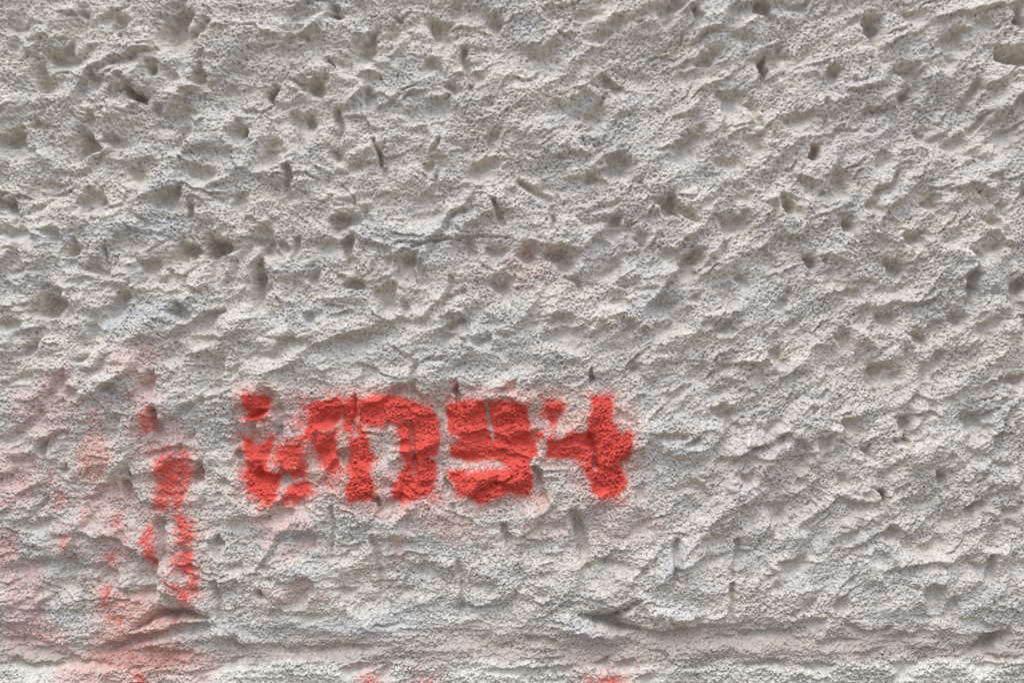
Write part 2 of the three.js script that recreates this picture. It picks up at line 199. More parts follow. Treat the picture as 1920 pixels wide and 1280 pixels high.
const GROOVES = [
  [[868, 95, 873, 125, 885, 165], 12, 1.1], [[552, 218, 562, 250, 568, 275], 20, 1], [[634, 214, 640, 240, 637, 262], 13, 1.3], [[703, 262, 710, 290, 716, 315], 9, 1.3], [[1280, 82, 1286, 60], 6, 1], [[1836, 158, 1824, 180, 1808, 206], 17, 1.1], [[1820, 248, 1838, 230, 1856, 213], 10, 1.1], [[1546, 190, 1562, 222], 12, .9],
  [[538, 312, 541, 345, 546, 374], 14, 1.3], [[483, 500, 488, 535, 486, 572], 22, 1.1], [[562, 448, 551, 478], 11, 1.1], [[926, 376, 934, 395, 944, 417], 11, 1.4], [[786, 492, 792, 528], 14, .8], [[876, 450, 882, 470, 891, 492], 14, 1.1], [[758, 568, 763, 602], 12, 1], [[820, 335, 823, 358], 10, 1], [[720, 320, 726, 345], 10, 1], [[975, 344, 998, 358, 1026, 377], 14, 1.3], [[1064, 518, 1080, 528, 1090, 545], 9, 1.1], [[407, 468, 403, 528], 15, .9],
  [[288, 772, 290, 792, 296, 814], 15, 1.3], [[230, 908, 241, 932], 18, 1.2], [[60, 960, 74, 946, 86, 934], 8, 1.1], [[1004, 878, 1012, 905, 1021, 944], 13, 1.2], [[1765, 664, 1752, 678, 1735, 696], 18, 1.1], [[773, 800, 776, 850, 780, 892], 11, 1], [[911, 762, 917, 790, 922, 820], 10, 1.1], [[826, 790, 832, 835], 12, .9], [[667, 740, 662, 785], 7, .9], [[660, 790, 672, 830], 9, .8], [[728, 790, 724, 822], 8, .7], [[775, 690, 778, 738], 13, .9], [[1112, 840, 1116, 880], 12, 1], [[850, 945, 855, 985], 9, .8], [[708, 932, 712, 955], 10, 1.1],
  [[296, 985, 298, 1015, 305, 1062], 17, 1.2], [[404, 1095, 408, 1125, 410, 1158], 13, 1], [[700, 1012, 712, 1060, 718, 1132], 15, .8], [[621, 955, 624, 1000, 622, 1044], 9, .9], [[862, 1055, 867, 1090, 866, 1145], 12, .9], [[944, 985, 950, 1010, 957, 1045], 15, 1], [[1078, 962, 1090, 1010, 1101, 1066], 20, 1.3, .9], [[1268, 1018, 1270, 1050, 1264, 1086], 15, 1.1], [[1386, 1018, 1380, 1072], 15, 1], [[1374, 1096, 1372, 1125, 1368, 1160], 11, 1], [[1866, 1048, 1858, 1085], 17, 1.2], [[1735, 690, 1730, 720], 20, .5],
  [[773, 464, 790, 457, 830, 449, 870, 445, 895, 443, 952, 441], 4.5, 1.3, .2], [[700, 1173, 722, 1172, 748, 1167], 4, 1, .2], [[1093, 262, 1097, 280], 5, 1], [[930, 500, 955, 490], 5, .8], [[640, 350, 665, 375, 672, 398], 4, .8, .2], [[1572, 826, 1588, 838], 4, 1, .2],
];
const LEDGES = [
  [[542, 40, 570, 26, 600, 18, 636, 16], 10, .9, 2], [[1466, 228, 1500, 216, 1545, 216, 1560, 226], 10, 1, 1.5], [[236, 392, 262, 398, 288, 420], 10, .9, 2], [[184, 532, 225, 530, 248, 552], 10, .8, 2], [[630, 510, 650, 520, 668, 532], 8, 1, 2], [[824, 556, 850, 550, 878, 536], 9, 1, 2], [[1102, 392, 1130, 380, 1168, 370], 9, 1, 1.5], [[1308, 612, 1330, 600, 1350, 598], 9, 1, 2], [[822, 600, 846, 594, 876, 598], 8, 1, 2],
  [[0, 716, 30, 704, 64, 690], 9, .9, 2], [[268, 848, 300, 842, 342, 829], 9, 1, 2], [[1215, 812, 1250, 808, 1295, 812], 10, 1, 1.5], [[1335, 864, 1370, 852, 1400, 846, 1445, 862], 12, 1, 2], [[1458, 709, 1480, 702, 1498, 690], 9, 1, 1.5], [[805, 772, 822, 762, 845, 742], 7, 1.1, 1.5],
  [[170, 1212, 215, 1200, 262, 1186, 330, 1170, 410, 1164], 15, 2, 1.4], [[410, 1196, 440, 1202, 465, 1218], 9, 1, 2], [[1108, 1046, 1135, 1044, 1168, 1058], 9, 1, 2], [[1170, 1166, 1200, 1172, 1250, 1180, 1330, 1170], 12, 1.1, 2], [[480, 1210, 560, 1214, 640, 1212, 720, 1206], 9, .8, 2.5], [[900, 1250, 960, 1250, 1020, 1250, 1080, 1246], 9, 1.1, 1.5], [[1480, 1142, 1505, 1130, 1535, 1116], 10, 1, 1.5], [[1580, 1162, 1640, 1176, 1676, 1164], 11, 1.1, 1.8], [[1380, 1184, 1440, 1182, 1500, 1178], 10, 1, 2], [[980, 1188, 1020, 1192, 1050, 1204], 9, .9, 2], [[120, 1065, 150, 1060, 200, 1062], 10, .8, 2], [[30, 1045, 60, 1052, 140, 1050], 12, .7, 2], [[1700, 1148, 1780, 1150, 1900, 1175], 9, .7, 2], [[1290, 1052, 1330, 1046, 1370, 1030], 8, .8, 2],
  [[-40, 1185, 100, 1206, 220, 1214, 400, 1222], 10, .7, 2.5], [[1200, 1196, 1400, 1192, 1600, 1196, 1780, 1180], 8, .5, 2.5],
];
const STEPS = [
  [[424, 655, 416, 700, 408, 752], 11, 60], [[229, 770, 222, 800, 214, 838], 8, 40], [[294, 1040, 292, 1080, 293, 1132], 17, 70], [[141, 1035, 136, 1075, 134, 1115], 9, 50], [[248, 150, 244, 175, 236, 204], 7, 30], [[427, 470, 424, 500, 412, 540], 9, 40], [[357, 455, 354, 475, 342, 495], 8, 30], [[643, 235, 638, 270, 637, 310], 9, 24], [[180, 625, 174, 650, 165, 682], 9, 40], [[168, 245, 164, 270, 160, 292], 9, 34], [[227, 15, 224, 40, 218, 72], 7, 30], [[80, 118, 78, 150, 74, 185], 8, 40], [[348, 232, 346, 258, 338, 290], 8, 30], [[138, 455, 139, 480, 138, 510], 8, 24], [[246, 552, 247, 566, 240, 580], 7, 30], [[72, 648, 66, 660, 54, 672], 7, 40], [[106, 560, 102, 590, 92, 615], 8, 40], [[495, 505, 496, 540, 490, 578], 9, 24],
  [[1000, 600, 992, 700], 3, 60], [[1145, 1050, 1148, 1120], 2, 40],
];
const RIDGES = [
  [[1030, 66, 1090, 46, 1155, 30], 18, 9], [[1060, 116, 1120, 86, 1150, 70], 18, 9], [[1290, 186, 1330, 158, 1375, 130], 16, 9], [[1270, 136, 1320, 126, 1350, 112], 14, 8], [[1275, 1055, 1350, 960, 1440, 870, 1500, 790], 40, 17], [[950, 200, 1040, 150, 1120, 100], 34, 8], [[1010, 300, 1060, 270, 1130, 250], 30, 7], [[1690, 720, 1770, 650, 1860, 570], 30, 7], [[1560, 1010, 1680, 940, 1790, 870], 34, 7], [[1210, 660, 1300, 620, 1400, 560], 34, 7], [[1100, 560, 1180, 520, 1270, 510], 26, 6], [[1620, 880, 1700, 850, 1760, 820], 26, 5], [[1390, 330, 1470, 280, 1520, 250], 26, 6], [[1700, 430, 1790, 370, 1880, 300], 30, 6], [[1540, 470, 1620, 405, 1720, 330], 30, 5], [[1180, 470, 1230, 450], 14, 4], [[1130, 610, 1180, 580], 14, 5], [[460, 510, 520, 505, 570, 520], 26, 5], [[655, 300, 700, 270, 740, 255], 30, 6], [[175, 40, 200, 55], 20, 5], [[1190, 1110, 1220, 1145, 1290, 1160, 1360, 1150], 34, 11], [[1040, 1160, 1090, 1175, 1150, 1196], 22, 9], [[310, 1060, 330, 1110, 350, 1122], 26, 7], [[160, 1050, 180, 1090], 30, 5], [[330, 960, 340, 1010], 26, 5], [[0, 570, 40, 560], 16, 4], [[430, 700, 440, 760], 26, 5], [[240, 160, 300, 170, 330, 185], 26, 5], [[1560, 620, 1690, 660], 60, 7], [[1570, 180, 1700, 190], 40, 5], [[1480, 300, 1560, 330], 30, 4], [[860, 640, 980, 660, 1100, 670], 40, 4], [[250, 540, 440, 560], 14, 4], [[1630, 1140, 1700, 1120], 40, 6], [[1350, 500, 1440, 450], 30, 5], [[20, 195, 130, 190], 24, 5], [[400, 1170, 440, 1190, 470, 1200], 22, 6], [[270, 1185, 350, 1180, 420, 1190], 22, 7],
];
PITS.forEach(pit); POCKETS.forEach(pocket); GROOVES.forEach(groove); LEDGES.forEach(ledge); STEPS.forEach(step); RIDGES.forEach(ridge);
{ // the same kind of tool marks carries on over the rest of the face
  const r = rng(902);
  for (let n = 0; n < 2400; n++) {
    const x = -2800 + r() * 7500, y = -1900 + r() * 5100, w = 22 + r() * 50, h = 12 + r() * 26, a = 40 + r() * 45, D = 0.6 + r() * 0.7;
    if (x > -50 && x < 1970 && y > -50 && y < 1330) continue;
    pit([x, y, w, h, a, D, 1]);
  }
}
console.log('marks done');

// ---------------------------------------------------------------- paint: outlines on the stone
const t2 = (ox, oy, k, p) => p.map((v, i) => (i & 1 ? oy : ox) + v / k);
const L1 = p => t2(400, 680, 4.571, p), L2 = p => t2(800, 680, 4.571, p), Q = p => p;
// [part, density, edge softness, outline]
const PAINT = [
  ['i', 1, 5, L1([280, 275, 440, 265, 470, 300, 470, 400, 440, 480, 370, 505, 290, 480, 300, 440, 330, 410, 300, 390, 270, 350])],
  ['i', 1, 5, L1([230, 640, 300, 660, 335, 710, 400, 685, 500, 630, 485, 720, 470, 850, 480, 930, 540, 950, 550, 1130, 510, 1195, 400, 1180, 330, 1125, 280, 1060, 268, 930, 290, 830, 260, 740])],
  ['i', .8, 6, L1([640, 960, 700, 880, 780, 820, 800, 840, 785, 1000, 840, 1050, 850, 1120, 730, 1190, 620, 1230, 590, 1140, 640, 1040])],
  ['i', .86, 10, L1([490, 740, 720, 640, 800, 700, 790, 900, 640, 980, 560, 940])],
  ['n', 1, 5, L1([770, 360, 1080, 300, 1110, 420, 1060, 450, 1085, 490, 1030, 545, 900, 585, 830, 650, 750, 655, 800, 545, 825, 420])],
  ['n', .95, 8, L1([830, 600, 1060, 570, 1040, 680, 1070, 800, 1130, 920, 1000, 960, 920, 860, 860, 720])],
  ['n', .95, 4, L1([1120, 320, 1230, 300, 1222, 470, 1185, 480, 1172, 590, 1130, 570, 1105, 500, 1105, 430])],
  ['n', 1, 4, L1([1160, 645, 1250, 628, 1235, 545, 1280, 555, 1310, 680, 1340, 770, 1378, 810, 1345, 860, 1345, 960, 1372, 1060, 1352, 1150, 1180, 1175, 1155, 1080, 1180, 960, 1165, 850, 1180, 780])],
  ['arch', 1, 4, L1([1240, 330, 1340, 305, 1500, 292, 1650, 318, 1780, 360, 1860, 405, 1940, 480, 1942, 620, 1920, 740, 1880, 830, 1892, 930, 1862, 1090, 1830, 1135, 1740, 1155, 1610, 1185, 1555, 1130, 1565, 1040, 1635, 920, 1640, 800, 1605, 720, 1600, 600, 1575, 520, 1480, 472, 1450, 535, 1390, 535, 1270, 500, 1238, 470])],
  ['nine', 1, 4, L2([160, 400, 200, 350, 350, 335, 475, 338, 500, 430, 520, 600, 560, 650, 580, 600, 540, 480, 530, 350, 650, 325, 780, 348, 855, 375, 872, 480, 885, 570, 930, 600, 1005, 620, 965, 700, 940, 790, 895, 830, 890, 960, 902, 1040, 870, 1125, 700, 1110, 560, 1170, 460, 1205, 350, 1145, 265, 1105, 225, 1020, 195, 945, 260, 925, 360, 938, 600, 920, 705, 905, 700, 855, 600, 835, 330, 842, 260, 835, 212, 790, 200, 720, 290, 660, 200, 590, 165, 520])],
  ['nine', .6, 8, L2([190, 570, 340, 570, 330, 700, 200, 740])],
  ['four', .85, 6, L2([1000, 325, 1100, 318, 1195, 360, 1175, 405, 1115, 430, 1100, 545, 1055, 560, 1040, 480, 985, 430])],
  ['four', 1, 4, L2([1425, 300, 1585, 292, 1592, 400, 1572, 470, 1625, 560, 1655, 600, 1742, 608, 1748, 740, 1715, 800, 1660, 850, 1672, 960, 1682, 1060, 1640, 1125, 1560, 1155, 1480, 1130, 1430, 1085, 1390, 960, 1350, 865, 1285, 825, 1100, 805, 1038, 795, 1055, 650, 1080, 640, 1110, 670, 1180, 680, 1205, 620, 1340, 608, 1382, 590, 1392, 460, 1420, 400])],
  ['four', .5, 9, L2([1060, 560, 1120, 600, 1110, 660, 1050, 640])],
  ['n', .8, 6, L1([770, 370, 1100, 310, 1260, 310, 1260, 440, 1080, 450, 880, 470])], ['n', .42, 10, L1([880, 880, 1120, 900, 1160, 1100, 1000, 1110, 860, 1060])], ['arch', .38, 12, L1([1380, 1010, 1560, 900, 1570, 1190, 1400, 1160])], ['nine', .5, 9, L2([90, 440, 190, 430, 210, 640, 200, 780, 70, 790])],
  ['arch', .52, 10, L1([1560, 1130, 1950, 1060, 1980, 1180, 1640, 1235])], ['four', .34, 12, L2([880, 470, 1040, 480, 1100, 560, 1380, 330, 1400, 590, 1080, 640, 960, 640])], ['i', .5, 12, L1([300, 1090, 560, 1180, 850, 1090, 700, 1260, 400, 1240])], ['n', .45, 10, L1([620, 460, 800, 340, 840, 440, 780, 600, 650, 560])], ['four', .5, 9, L2([1470, 1120, 1660, 1110, 1690, 1180, 1600, 1235, 1500, 1190])],
  // faded strokes at the left
  ['stroke', .85, 6, Q([264, 772, 284, 755, 290, 790, 284, 820, 274, 818, 260, 800])],
  ['stroke', .7, 5, Q([268, 845, 320, 830, 332, 834, 300, 846, 276, 854])],
  ['stroke', .98, 5, Q([292, 858, 312, 848, 330, 860, 336, 838, 352, 846, 355, 890, 345, 915, 336, 942, 328, 968, 312, 946, 302, 965, 278, 958, 290, 922, 284, 890])],
  ['stroke', .95, 5, Q([322, 962, 345, 966, 360, 990, 367, 1008, 356, 1028, 330, 1026, 326, 1000])],
  ['stroke', .95, 5, Q([318, 1040, 345, 1028, 360, 1038, 370, 1075, 369, 1105, 360, 1120, 355, 1134, 344, 1126, 330, 1112, 312, 1086, 330, 1090, 352, 1098, 356, 1082, 338, 1070, 324, 1062])],
  ['stroke', .95, 4, Q([272, 985, 285, 983, 285, 1030, 291, 1068, 278, 1064, 266, 1038, 261, 1015])],
  ['stroke', .72, 7, Q([192, 1035, 214, 1030, 217, 1060, 200, 1066, 188, 1052])], ['stroke', .8, 6, Q([205, 968, 224, 970, 228, 992, 212, 992])], ['stroke', .7, 6, Q([150, 960, 160, 958, 160, 980, 153, 980])],
  ['stroke', .85, 6, Q([181, 1104, 203, 1102, 201, 1142, 188, 1146])], ['stroke', .72, 9, Q([196, 1140, 236, 1156, 232, 1186, 200, 1180, 188, 1156])], ['stroke', .8, 5, Q([114, 1008, 126, 996, 127, 1026, 116, 1030])],
  ['stroke', .55, 8, Q([168, 780, 186, 772, 184, 786, 170, 792])], ['stroke', .5, 9, Q([222, 985, 250, 995, 240, 1045, 222, 1060])],
  ['stroke', .9, 6, Q([252, 1250, 264, 1262, 278, 1290, 244, 1290])], ['stroke', .8, 6, Q([682, 1268, 702, 1266, 704, 1290, 680, 1290])], ['stroke', .7, 6, Q([780, 1276, 806, 1270, 810, 1290, 778, 1290])], ['stroke', .85, 7, Q([1100, 1270, 1140, 1264, 1172, 1266, 1168, 1290, 1098, 1290])],
  ['stroke', .6, 6, Q([98, 930, 112, 922, 122, 940, 104, 958])], ['stroke', .5, 7, Q([90, 880, 98, 878, 97, 915, 90, 915])], ['stroke', .6, 6, Q([62, 1184, 76, 1186, 80, 1206, 64, 1204])],
];
// thin overspray: [x, y, rx, ry, angle, strength]
const SPRAY = [
  [175, 855, 36, 52, 8, .62], [262, 672, 46, 32, -15, .3], [275, 712, 22, 18, 0, .36], [262, 735, 30, 24, -50, .36], [85, 770, 60, 60, -20, .26], [105, 720, 46, 30, -20, .26], [20, 890, 60, 60, 0, .28], [30, 915, 34, 34, -60, .4], [215, 915, 50, 22, -25, .42], [190, 950, 60, 36, 0, .36], [210, 1030, 40, 60, 0, .34], [235, 1150, 64, 46, 0, .62], [260, 1185, 100, 30, -14, .6], [265, 1240, 120, 40, 0, .66], [190, 1265, 90, 28, 0, .56], [45, 1110, 40, 60, 0, .36], [40, 1170, 40, 70, 20, .36], [80, 1200, 60, 30, 10, .36], [10, 1040, 24, 50, 0, .48], [330, 1050, 36, 90, 0, .25], [320, 890, 50, 70, 0, .3], [300, 820, 60, 34, 0, .32], [340, 1255, 70, 30, 0, .34],
  [530, 975, 60, 20, 0, .36], [560, 1030, 44, 14, -20, .22], [505, 1010, 18, 22, 20, .26], [720, 955, 90, 14, 0, .34], [830, 980, 60, 26, 10, .34], [745, 1030, 20, 34, -20, .2], [870, 1005, 50, 18, 0, .2], [640, 900, 44, 40, 20, .42], [620, 860, 40, 40, 30, .42], [560, 870, 40, 40, 0, .3], [920, 740, 120, 16, 0, .42], [955, 722, 18, 14, 0, .55], [1040, 795, 50, 34, 0, .42], [1010, 745, 80, 22, 0, .36], [1150, 935, 30, 16, 10, .6], [1175, 780, 26, 30, 0, .42], [1185, 868, 22, 16, 30, .6], [1090, 900, 34, 26, 30, .32], [1010, 940, 20, 20, 0, .48], [600, 745, 90, 18, -5, .3], [700, 735, 100, 14, 0, .36], [850, 722, 14, 12, 0, .6], [460, 850, 24, 20, 0, .36], [470, 810, 36, 12, 0, .4], [730, 900, 30, 30, 0, .34], [1030, 980, 50, 26, 0, .14], [1180, 990, 70, 34, 0, .14], [560, 1110, 60, 14, 0, .2], [990, 500, 40, 40, 0, .12],
];
const PAI = new Float32Array(N), OWN = new Uint8Array(N), names = ['', 'i', 'n', 'arch', 'nine', 'four', 'stroke'];
const strokes = [];
PAINT.forEach(([part, dens, soft, p], idx) => {
  const id = part === 'stroke' ? 10 + strokes.push(idx) : names.indexOf(part), n = p.length / 2, b = bounds(p, soft * 3 + 12);
  each(...b, k => {
    const gx = xs[k % NX], gy = ys[(k / NX) | 0], x = mix(gx, WX[k], 0.45), y = mix(gy, WY[k], 0.45);
    let inside = false, best = 1e9;
    for (let i = 0, j = n - 1; i < n; j = i++) {
      const ax = p[2 * j], ay = p[2 * j + 1], ex = p[2 * i], ey = p[2 * i + 1];
      if ((ay > y) !== (ey > y) && x < (ex - ax) * (y - ay) / (ey - ay) + ax) inside = !inside;
      const bx = ex - ax, by = ey - ay; let t = ((x - ax) * bx + (y - ay) * by) / (bx * bx + by * by); t = t < 0 ? 0 : t > 1 ? 1 : t;
      const d = Math.hypot(x - ax - t * bx, y - ay - t * by); if (d < best) best = d;
    }
    const sf = (part === 'stroke' ? 2.4 : 2.5) * soft + 2, dn = part === 'stroke' ? dens * 0.6 : dens, sd = (inside ? best : -best) + (part === 'stroke' ? 5 : 3.5), c = dn * ss(-sf, sf * 1.2, sd), halo = sd < 0 ? 0.44 * dn * Math.exp(sd / 15) : 0.44 * dn;
    const a = Math.max(c, halo); if (a > PAI[k]) PAI[k] = a;
    if (c > 0.5 * dn && c > (part === 'stroke' ? 0.28 : 0.46)) OWN[k] = id;
  });
});
const SPR = new Float32Array(N);
for (const [cx, cy, rx, ry, a, st] of SPRAY) {
  const [c, s] = rot(a), r = Math.max(rx, ry) * 1.5 + 10;
  each(cx - r, cy - r, cx + r, cy + r, k => {
    const dx = WX[k] - cx, dy = WY[k] - cy, u = (dx * c + dy * s) / rx, v = (-dx * s + dy * c) / ry, q = u * u + v * v; if (q > 2) return;
    const m = st * (1 - ss(0.1, 1.6, q)); if (m > SPR[k]) SPR[k] = m;
  });
}

// chisel grooves the stencil paint did not reach: [points, width]
const BAR = new Float32Array(N);
for (const [p, w] of [[[771, 800, 774, 850, 777, 892], 7], [[911, 758, 916, 790, 923, 822], 5], [[1112, 850, 1116, 884], 9], [[1002, 862, 1012, 905, 1021, 944], 11], [[826, 770, 832, 842], 13], [[757, 788, 766, 796], 8], [[640, 840, 642, 874], 9], [[560, 900, 526, 905], 9], [[1000, 818, 1020, 850], 9], [[806, 860, 860, 868], 9]])
  each(...bounds(p, w + 8), k => { const [d] = segDist(p, mix(xs[k % NX], WX[k], 0.35), mix(ys[(k / NX) | 0], WY[k], 0.35)), m = 1 - ss(0.3, 1, d / w); if (m > BAR[k]) BAR[k] = m; });

// stains and mineral bands in the stone: [x, y, rx, ry, angle, colour, strength]
const BLUE = [0.36, 0.365, 0.375], PALE = [0.56, 0.55, 0.535], CREAM = [0.56, 0.50, 0.38], OLIVE = [0.40, 0.36, 0.25], PINK = [0.47, 0.385, 0.345], RUST = [0.36, 0.26, 0.21];
const STAINS = [
  [270, 428, 120, 20, -4, BLUE, .55], [60, 440, 90, 20, 0, BLUE, .45], [285, 590, 130, 24, -10, BLUE, .5], [190, 620, 60, 20, -10, BLUE, .4], [40, 620, 60, 14, -8, BLUE, .35], [690, 425, 40, 40, 30, BLUE, .35], [780, 465, 50, 34, 30, BLUE, .4], [580, 590, 60, 22, 0, BLUE, .4], [600, 1178, 220, 18, 0, BLUE, .4], [790, 1155, 170, 26, -6, BLUE, .35], [820, 1130, 130, 10, 0, BLUE, .3], [560, 1005, 50, 16, 0, BLUE, .5], [100, 1150, 120, 20, 0, BLUE, .3], [60, 1060, 60, 22, 5, BLUE, .4], [1220, 575, 60, 26, -20, BLUE, .3], [1265, 1050, 30, 50, 10, BLUE, .3], [540, 505, 60, 14, 0, BLUE, .2], [1250, 870, 90, 40, -20, BLUE, .22], [1580, 1090, 120, 40, 0, BLUE, .2], [920, 600, 50, 24, 0, BLUE, .25], [1440, 560, 80, 24, -15, BLUE, .2],
  [1095, 1182, 50, 22, 20, PALE, .45], [1085, 200, 46, 14, -25, PALE, .6], [985, 48, 30, 16, -10, PALE, .5], [1190, 182, 34, 10, -15, PALE, .5], [1350, 205, 50, 10, -20, PALE, .3], [1800, 500, 60, 24, 0, PALE, .2], [1260, 1140, 70, 30, 10, PALE, .35],
  [300, 552, 160, 12, 2, CREAM, .5], [440, 575, 80, 8, 0, CREAM, .5], [60, 90, 110, 70, 0, CREAM, .3], [130, 330, 160, 60, 0, CREAM, .24], [110, 420, 60, 10, 0, CREAM, .4], [1060, 560, 70, 26, 0, CREAM, .45], [850, 580, 60, 24, 0, CREAM, .3], [640, 978, 50, 14, 0, CREAM, .5], [700, 1140, 160, 8, 0, CREAM, .4], [60, 700, 90, 26, -20, CREAM, .35], [1040, 930, 60, 22, 0, CREAM, .4], [200, 440, 50, 12, -10, CREAM, .3], [860, 1130, 60, 10, 0, CREAM, .3], [480, 730, 60, 30, 0, CREAM, .25],
  [110, 95, 50, 20, 10, OLIVE, .4], [40, 590, 60, 40, 0, OLIVE, .4], [110, 1075, 60, 26, 0, OLIVE, .45], [20, 255, 40, 30, 0, OLIVE, .4], [8, 375, 24, 18, 0, OLIVE, .4], [180, 1195, 60, 14, -10, OLIVE, .4], [470, 700, 50, 16, 0, OLIVE, .15],
  [1000, 490, 60, 50, 10, PINK, .5], [1160, 450, 90, 44, -20, PINK, .4], [900, 470, 70, 40, 0, PINK, .3], [1430, 890, 60, 90, 40, PINK, .5], [1320, 1010, 80, 22, -45, PINK, .35], [1610, 230, 110, 90, 0, PINK, .28], [1180, 390, 60, 26, -20, PINK, .3], [1100, 1010, 90, 34, 0, PINK, .3], [640, 450, 60, 20, 0, PINK, .3], [440, 500, 60, 40, 0, PINK, .35], [1520, 500, 60, 26, -30, PINK, .3], [800, 370, 80, 40, 0, PINK, .2], [110, 715, 50, 26, -20, PINK, .5], [1600, 660, 70, 30, 0, PINK, .25], [860, 550, 60, 30, 0, PINK, .25], [700, 280, 60, 40, 0, PINK, .2],
  [640, 412, 30, 10, 0, RUST, .35], [1045, 476, 34, 14, 0, RUST, .3], [405, 468, 26, 24, 0, RUST, .3], [985, 462, 28, 16, 0, RUST, .35], [330, 40, 34, 24, 0, RUST, .2], [1548, 482, 12, 6, -30, RUST, .7], [210, 30, 30, 10, 0, RUST, .3],
];
const CR = new Float32Array(N), CG = new Float32Array(N), CB = new Float32Array(N);
const yBand = x => 1196 + 12 * Math.sin(x / 310 + 1) - 18 * ss(1000, 1500, x) + 10 * ss(1500, 1800, x) + 24 * (1 - ss(0, 420, x));
const yBed = x => 1246 + 5 * Math.sin(x / 170) + 4 * Math.sin(x / 61 + 2) + 6 * (1 - ss(0, 500, x)) - 6 * ss(1400, 1700, x);

// ---------------------------------------------------------------- relief and colour
function facets(x, y, lean) {              // broad chiselled planes
  const one = (su, sv, o) => { const t = sv / 118 + 1.1 * ns(su / 150 + o, sv / 120) + 0.22 * ns(x / 40 + o, y / 34), e = t - Math.floor(t); return (e < 0.76 ? e / 0.76 : 1 - ss(0.76, 1, e)) * ss(-0.25, 0.35, ns(su / 130 + 60 + o, sv / 90)); };
  return (lean < 1 ? (1 - lean) * one(x * 0.8 - y * 0.6, x * 0.6 + y * 0.8, 3) : 0) + (lean > 0 ? lean * one(x * 0.84 - y * 0.54, x * 0.54 + y * 0.84, 17) : 0);
}
function scales(su, sv, x, y) {
  const t1 = sv / 52 + 1.5 * ns(su / 80 + 21, sv / 52) + 0.35 * ns(x / 21, y / 17 + 60), e1 = t1 - Math.floor(t1), w1 = ss(-0.1, 0.45, ns(su / 66 + 140, sv / 38 + 33));
  const t2 = sv / 25 + 1.4 * ns(su / 40 + 88, sv / 27) + 0.3 * ns(x / 13, y / 11), e2 = t2 - Math.floor(t2), w2 = ss(-0.05, 0.5, ns(su / 38 + 210, sv / 24 + 73));
  return 9.5 * w1 * (e1 < 0.8 ? e1 / 0.8 : 1 - ss(0.8, 1, e1)) + 3.2 * w2 * (e2 < 0.78 ? e2 / 0.78 : 1 - ss(0.78, 1, e2));
}
const H = new Float32Array(N), GR = new Float32Array(N), BED = new Uint8Array(N);
const [cA, sA] = rot(26), [cB, sB] = rot(-14);
